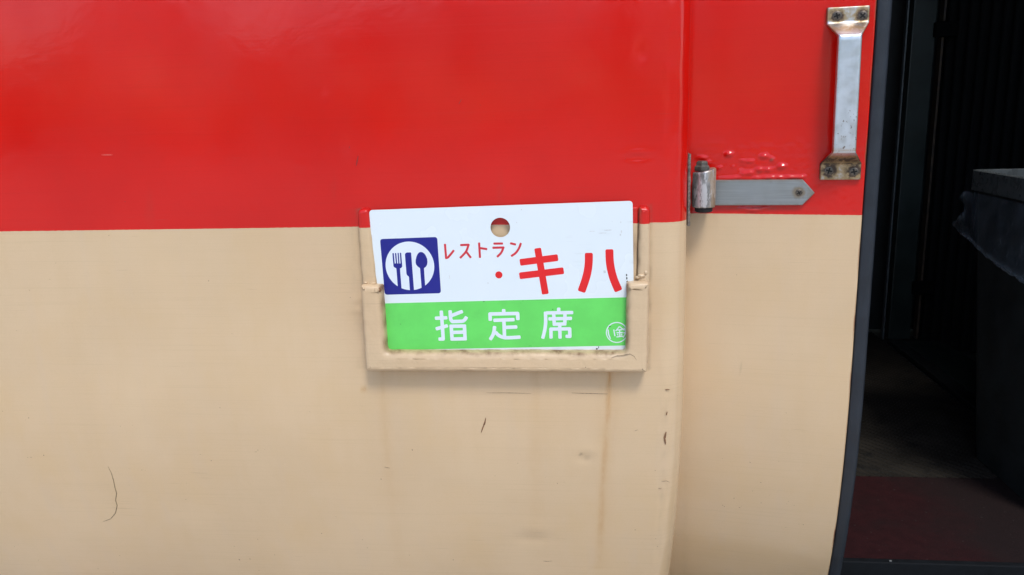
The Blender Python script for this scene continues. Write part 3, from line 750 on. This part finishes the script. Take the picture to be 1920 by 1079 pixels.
def hinge():
    kc = (.1325, .047)                      # world x,y of the pin
    h = empty("hinge", (kc[0], kc[1], -.1), 0, railcar)
    n = 36; rings = []
    for r, z in ((.0090, .0228), (.0120, .0232), (.0134, .0222), (.0137, .0205), (.0137, .01), (.0138, -.005), (.0136, -.0195), (.0130, -.0212), (.0092, -.0214)):
        rings.append([(r*math.cos(2*math.pi*i/n)*(1+.012*nz(i*.4, z*150, 2)), r*math.sin(2*math.pi*i/n)*(1+.012*nz(i*.4, z*150, 4)), z+(.0025*math.cos(2*math.pi*(i-1)/n) if z > .015 else 0)) for i in range(n)])
    v, f = loft(rings); o = mesh_obj("knuckle", v, f, M_knuckle, h, True)
    # hex bolt on washer
    rings = [[(r*math.cos(2*math.pi*i/6+.35)-.003, r*math.sin(2*math.pi*i/6+.35), z) for i in range(6)] for r, z in ((.0098, .0225), (.0098, .0275), (.0078, .0285), (.0074, .0325), (.0055, .0340))]
    v, f = loft(rings); mesh_obj("pin_bolt", v, f, M_bolt, h, False, bevel=.0006, seg=2)
    rings = [[(r*math.cos(2*math.pi*i/20), r*math.sin(2*math.pi*i/20), z) for i in range(20)] for r, z in ((.0105, -.0210), (.0105, -.0262), (.008, -.0275))]
    v, f = loft(rings); mesh_obj("lower_washer", v, f, M_black, h, True)
    # wall leaf, edge-on: an uneven plate against the folded wall end
    V, F = [], []; rows = []
    for k in range(28):
        z = .043-.085*k/27; x0 = -.0205+.0006*nz(z*160, 1, 61); x1 = x0+.0028+.0007*nz(z*120, 5, 62); y0 = -.016+.004*(1-k/27)
        rows.append([(x0, y0, z), (x1, y0, z), (x1, .03, z), (x0, .03, z)])
    v, f = loft(rows); mesh_obj("wall_leaf", v, f, simple("leaf_steel_old", (.20, .17, .14), .55, metal=.4, vary=.5, sc=350, dirt=(.06, .035, .02), dirt_amt=.9), h, False)
    # barrel wrap joining strap and knuckle
    v, f = box((-.004, .0085, -.0208), (.012, .0180, .0085)); mesh_obj("strap_wrap", v, f, M_screw, h, False, bevel=.001)
hinge()

# ------------------------------------------------------------------ vestibule inside the doorway
FZ = -.66
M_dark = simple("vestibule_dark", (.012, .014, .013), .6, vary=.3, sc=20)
M_gpost = simple("green_enamel", (.014, .023, .020), .4, vary=.2, sc=15, dirt=(.02, .025, .02), dirt_amt=.5)
def mat_material():
    t = NT("red_mat"); x, y, z = t.sep(); n1 = t.noise((1, 1, 1), 7, 4, .6); n2 = t.noise((1, 1, 1), 60, 4, .6); n3 = t.noise((1, 1, 1), 420, 2)
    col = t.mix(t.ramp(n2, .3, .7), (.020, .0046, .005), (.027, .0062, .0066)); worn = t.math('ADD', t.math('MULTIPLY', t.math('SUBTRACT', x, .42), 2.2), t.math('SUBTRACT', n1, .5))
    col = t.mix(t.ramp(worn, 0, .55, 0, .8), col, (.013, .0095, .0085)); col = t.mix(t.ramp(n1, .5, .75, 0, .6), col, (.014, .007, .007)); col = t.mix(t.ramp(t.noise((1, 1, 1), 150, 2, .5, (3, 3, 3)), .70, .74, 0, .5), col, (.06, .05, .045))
    return t.set(Base_Color=col, Roughness=.95, Specular_IOR_Level=.15, Normal=t.bump(n3, .0008))
M_mat = mat_material()
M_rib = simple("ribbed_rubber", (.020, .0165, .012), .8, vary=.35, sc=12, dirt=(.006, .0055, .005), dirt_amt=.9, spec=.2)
M_sill = simple("sill_steel", (.16, .18, .185), .5, metal=.6, vary=.3, sc=120, dirt=(.06, .06, .06), dirt_amt=.8)
M_nos = simple("black_nosing", (.004, .005, .006), .8, vary=.3, sc=100, spec=.2)
def bx(name, a, b, mat, parent=railcar, bevel=0.0):
    v, f = box(a, b); return mesh_obj(name, v, f, mat, parent, False, bevel=bevel)
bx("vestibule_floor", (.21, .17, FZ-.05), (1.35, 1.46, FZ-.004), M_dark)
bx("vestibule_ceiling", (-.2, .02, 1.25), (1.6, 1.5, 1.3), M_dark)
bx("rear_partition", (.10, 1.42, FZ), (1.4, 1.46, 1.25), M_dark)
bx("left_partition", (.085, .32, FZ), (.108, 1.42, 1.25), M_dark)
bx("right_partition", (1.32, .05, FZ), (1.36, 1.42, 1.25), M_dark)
bx("door_header", (.12, .05, 1.0), (1.32, .12, 1.7), M_wall)
bx("door_jamb", (1.05, .0, FZ-.2), (1.32, .10, 1.3), M_wall)
# rear door post with steel edge strip, and brown wooden edge
bx("post_edge_strip", (.8005, 1.296, FZ+.004), (.8045, 1.31, 1.2), simple("edge_strip", (.12, .14, .145), .4, metal=.4), bevel=.0008)
bx("door_post", (.8165, 1.300, FZ+.004), (.8765, 1.33, 1.2), M_gpost, bevel=.003)
bx("wood_edge", (.8925, 1.304, FZ+.004), (.8985, 1.33, .17), simple("wood_edge_brown", (.055, .036, .02), .6, vary=.4, sc=40), bevel=.001)
bx("wood_edge", (.8925, 1.304, .19), (.8985, 1.33, 1.2), simple("wood_edge_brown2", (.045, .032, .02), .6, vary=.4, sc=40), bevel=.001)
for z in (.175, -.50): bx("post_hinge", (.868, 1.285, z-.025), (.925, 1.300, z+.012), simple("post_hinge_black", (.003, .003, .003), .9, spec=.1), bevel=.003)
# raised threshold plates running into the car
bx("threshold_plate", (.812, .62, FZ-.003), (.845, 1.285, FZ+.010), M_sill if False else simple("threshold_metal", (.03, .034, .034), .4, metal=.5, vary=.3, sc=60), bevel=.002)
bx("threshold_plate", (.850, .62, FZ-.003), (.955, 1.285, FZ+.006), M_gpost, bevel=.002)
# pleated gangway bellows
def bellows():
    a, b = Vector((.912, 1.345)), Vector((1.27, .68)); d = (b-a); L = d.length; d.normalize(); q = Vector((-d.y, d.x)); n = int(L/.0045); zs = [FZ, -.5, -.3, -.1, .1, .3, .6, 1.25]; V = []
    for z in zs:
        for i in range(n):
            s = L*i/n; p = a+d*s+q*(.011*math.sin(s/.030*2*math.pi+.5*nz(z*3, s*6))+.006*nz(s*9, z*2.2, 71)); V.append((p.x, p.y, z))
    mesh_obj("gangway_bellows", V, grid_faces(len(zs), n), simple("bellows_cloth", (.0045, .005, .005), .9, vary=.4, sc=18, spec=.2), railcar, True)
bellows()
# nosing and chequered step plate at the doorway
bx("step_nosing", (.335, .158, FZ-.022), (1.05, .1695, FZ+.003), M_nos, bevel=.002)
bx("step_plate", (.345, .02, FZ-.03), (1.05, .157, FZ-.0195), M_sill, bevel=.001)
tr = []
for i in range(60):
    for j in range(7):
        x = .30+i*.0135; y = .035+j*.0175; a = .75 if (i+j) % 2 else -.75; c, s = math.cos(a), math.sin(a)
        lp = [(x+px*c-py*s, y+px*s+py*c) for px, py in ((-.0055, 0), (0, -.0018), (.0055, 0), (0, .0018))]
        tr.append(slab([lp], FZ-.0178, FZ-.0199, lambda u, v, t: (u, v, t)))
v, f = merge(*tr); tag(mesh_obj("step_treads", v, f, M_sill, railcar), kind="stuff")
bx("sill_pebble", (.4255, .1600, FZ+.0032), (.4290, .1625, FZ+.0048), simple("pale_grit", (.16, .16, .15), .8), bevel=.0005)

# floor coverings
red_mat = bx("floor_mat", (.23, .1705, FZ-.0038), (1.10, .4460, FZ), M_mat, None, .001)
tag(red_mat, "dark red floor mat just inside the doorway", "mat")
def ribbed():
    x0, x1, y0, y1 = .215, .806, .4475, 1.40; V = []; nx = 300; ang = R(40); F = []
    ys = [y0+(y1-y0)*j/160 for j in range(161)]
    for y in ys:
        for i in range(nx+1):
            x = x0+(x1-x0)*i/nx; s = x*math.cos(ang)+y*math.sin(ang)
            V.append((x, y, FZ-.0030+.0026*max(-.5, math.sin(s/.0150*2*math.pi))))
    o = mesh_obj("ribbed_mat", V, grid_faces(161, nx+1), M_rib, None, True)
    tag(o, "brown diagonally ribbed rubber floor covering behind the red mat", "mat")
ribbed()

# waste bin with plastic bag
binr = empty("waste_bin", (.84, .42, FZ)); tag(binr, "dark grey tapered waste bin with a flat rim standing in the doorway", "bin")
M_bin = simple("bin_plastic", (.020, .023, .023), .5, vary=.2, sc=20, dirt=(.022, .022, .02), dirt_amt=.5)
M_rim = simple("bin_rim", (.075, .085, .085), .3, vary=.2, sc=60)  # base lighter than the body: the rim's highlight is put into its colour
def rrect(x0, x1, y0, y1, r, z, n=5):
    return [(p[0], p[1], z) for p in round_poly([(x0, y0), (x1, y0), (x1, y1), (x0, y1)], r, n)]
cx, cy = .84, .42
rings = [rrect(.712-cx, .995-cx, .295-cy, .549-cy, .02, 0), rrect(.707-cx, 1.0-cx, .29-cy, .553-cy, .02, .06), rrect(.680-cx, 1.02-cx, .262-cy, .580-cy, .022, .50)]
v, f = loft(rings); mesh_obj("bin_body", v, f, M_bin, binr, False, bevel=0)
ro = rrect(.672-cx, 1.028-cx, .254-cy, .588-cy, .024, .495); ri = [(x*.9, y*.9, z) for x, y, z in ro]
lo = [(p[0], p[1]) for p in ro]; li = [(p[0]*.92, p[1]*.92) for p in ro]
v, f = slab([lo, li], .532, .497, lambda u, w, t: (u, w, t)); mesh_obj("bin_rim", v, f, M_rim, binr, False, bevel=.003)
def bag():
    t = NT("clear_plastic"); nn = t.noise((1, 1, 1), 26, 4, .6); hem = t.attr("hem"); cre = t.noise((1, 14, 3), 9, 3, .6, (0, 2, 0))
    al = t.math('ADD', t.ramp(nn, .3, .7, .05, .12), t.math('ADD', t.math('MULTIPLY', hem, .6), t.ramp(cre, .62, .70, 0, .12)), clamp=True)
    M = t.set(Base_Color=(.22, .27, .32), Roughness=t.ramp(nn, .3, .7, .15, .35), Alpha=al, Normal=t.bump(cre, .004, .6), Specular_IOR_Level=.5)
    # film pulled over the rim on the doorway side; the hem sags towards the viewer and a gathered tip sticks out at the back corner
    H = [(.20, -.300), (.30, -.292), (.365, -.283), (.433, -.275), (.491, -.263), (.545, -.249), (.572, -.243), (.590, -.241), (.600, -.236)]
    def hem_z(y):
        for (a0, z0), (a1, z1) in zip(H, H[1:]):
            if a0 <= y <= a1: return z0+(z1-z0)*(y-a0)/(a1-a0)
        return H[-1][1]
    V = []; hm = []; rows, cols = 26, 64
    for r_ in range(rows):
        tt = r_/(rows-1)
        for k in range(cols):
            y = .20+.385*k/(cols-1); zb = hem_z(y)+.0025*nz(y*60, 4, 84); z = -.166+(zb+.166)*tt
            o = .003+.006*math.sin(tt*math.pi)*(1+nz(y*14, tt*2, 83))+.002*nz(y*50, tt*3, 85)+.006*max(0, tt-.75)/.25
            ti = math.exp(-((k-cols+1)/3.0)**2); ty = ti*(.030*math.exp(-((tt-.86)/.10)**2)+.008*math.sin(tt*9)+.006*nz(tt*14, 3, 86)); tx = ti*.004*math.sin(tt*12)
            V.append((.6725-o+.018*tt*0-tx, y+ty, z)); hm.append(max(max(0, (tt-.90)/.10), ti*(.25+.6*max(0, nz(tt*10, 2, 87)))))
    o = mesh_obj("plastic_bag", V, grid_faces(rows, cols), M, None, True, {"hem": hm})
    s_ = o.modifiers.new("thick", 'SOLIDIFY'); s_.thickness = .0004
    tag(o, "clear plastic bag liner hanging crumpled over the rim of the waste bin", "bag")
bag()

# ------------------------------------------------------------------ far trees across the tracks, seen only as the dark skyline mirrored in the gloss paint
def far_trees():
    V, F = [], []; rnd = random.Random(3)
    def top(az):        # skyline elevation in degrees by azimuth (degrees left of straight behind the camera)
        e = 8.5+2.2*nz(az*.09, 2, 91)+1.2*nz(az*.35, 5, 92)
        e -= 4.2*math.exp(-((az-24.5)/3.6)**2) + 5.0*math.exp(-((az-40)/5.0)**2)
        return e
    az = -75.0
    while az < 75:
        az += .16; D = 24+3*nz(az*.2, 7, 93); h = D*math.tan(R(top(az)))
        for k in range(9):
            z = GZ+(h-GZ)*(1-rnd.random()**1.3*1.0); a = R(az+rnd.uniform(-.5, .5)); d = D+rnd.uniform(-.8, .8)
            c = Vector((-math.sin(a)*d, -math.cos(a)*d-.9, z)); s_ = rnd.uniform(.16, .34)
            u = Vector((rnd.uniform(-1, 1), rnd.uniform(-1, 1), rnd.uniform(-1, 1))).normalized(); w = u.orthogonal().normalized()
            i = len(V); V.extend([c+u*s_, c+w*s_*.6, c-u*s_, c-w*s_*.6]); F.append((i, i+1, i+2, i+3))
    o = mesh_obj("far_trees", V, F, simple("far_foliage", (.05, .075, .035), .8, vary=.4, sc=2)); tag(o, kind="stuff")
far_trees()
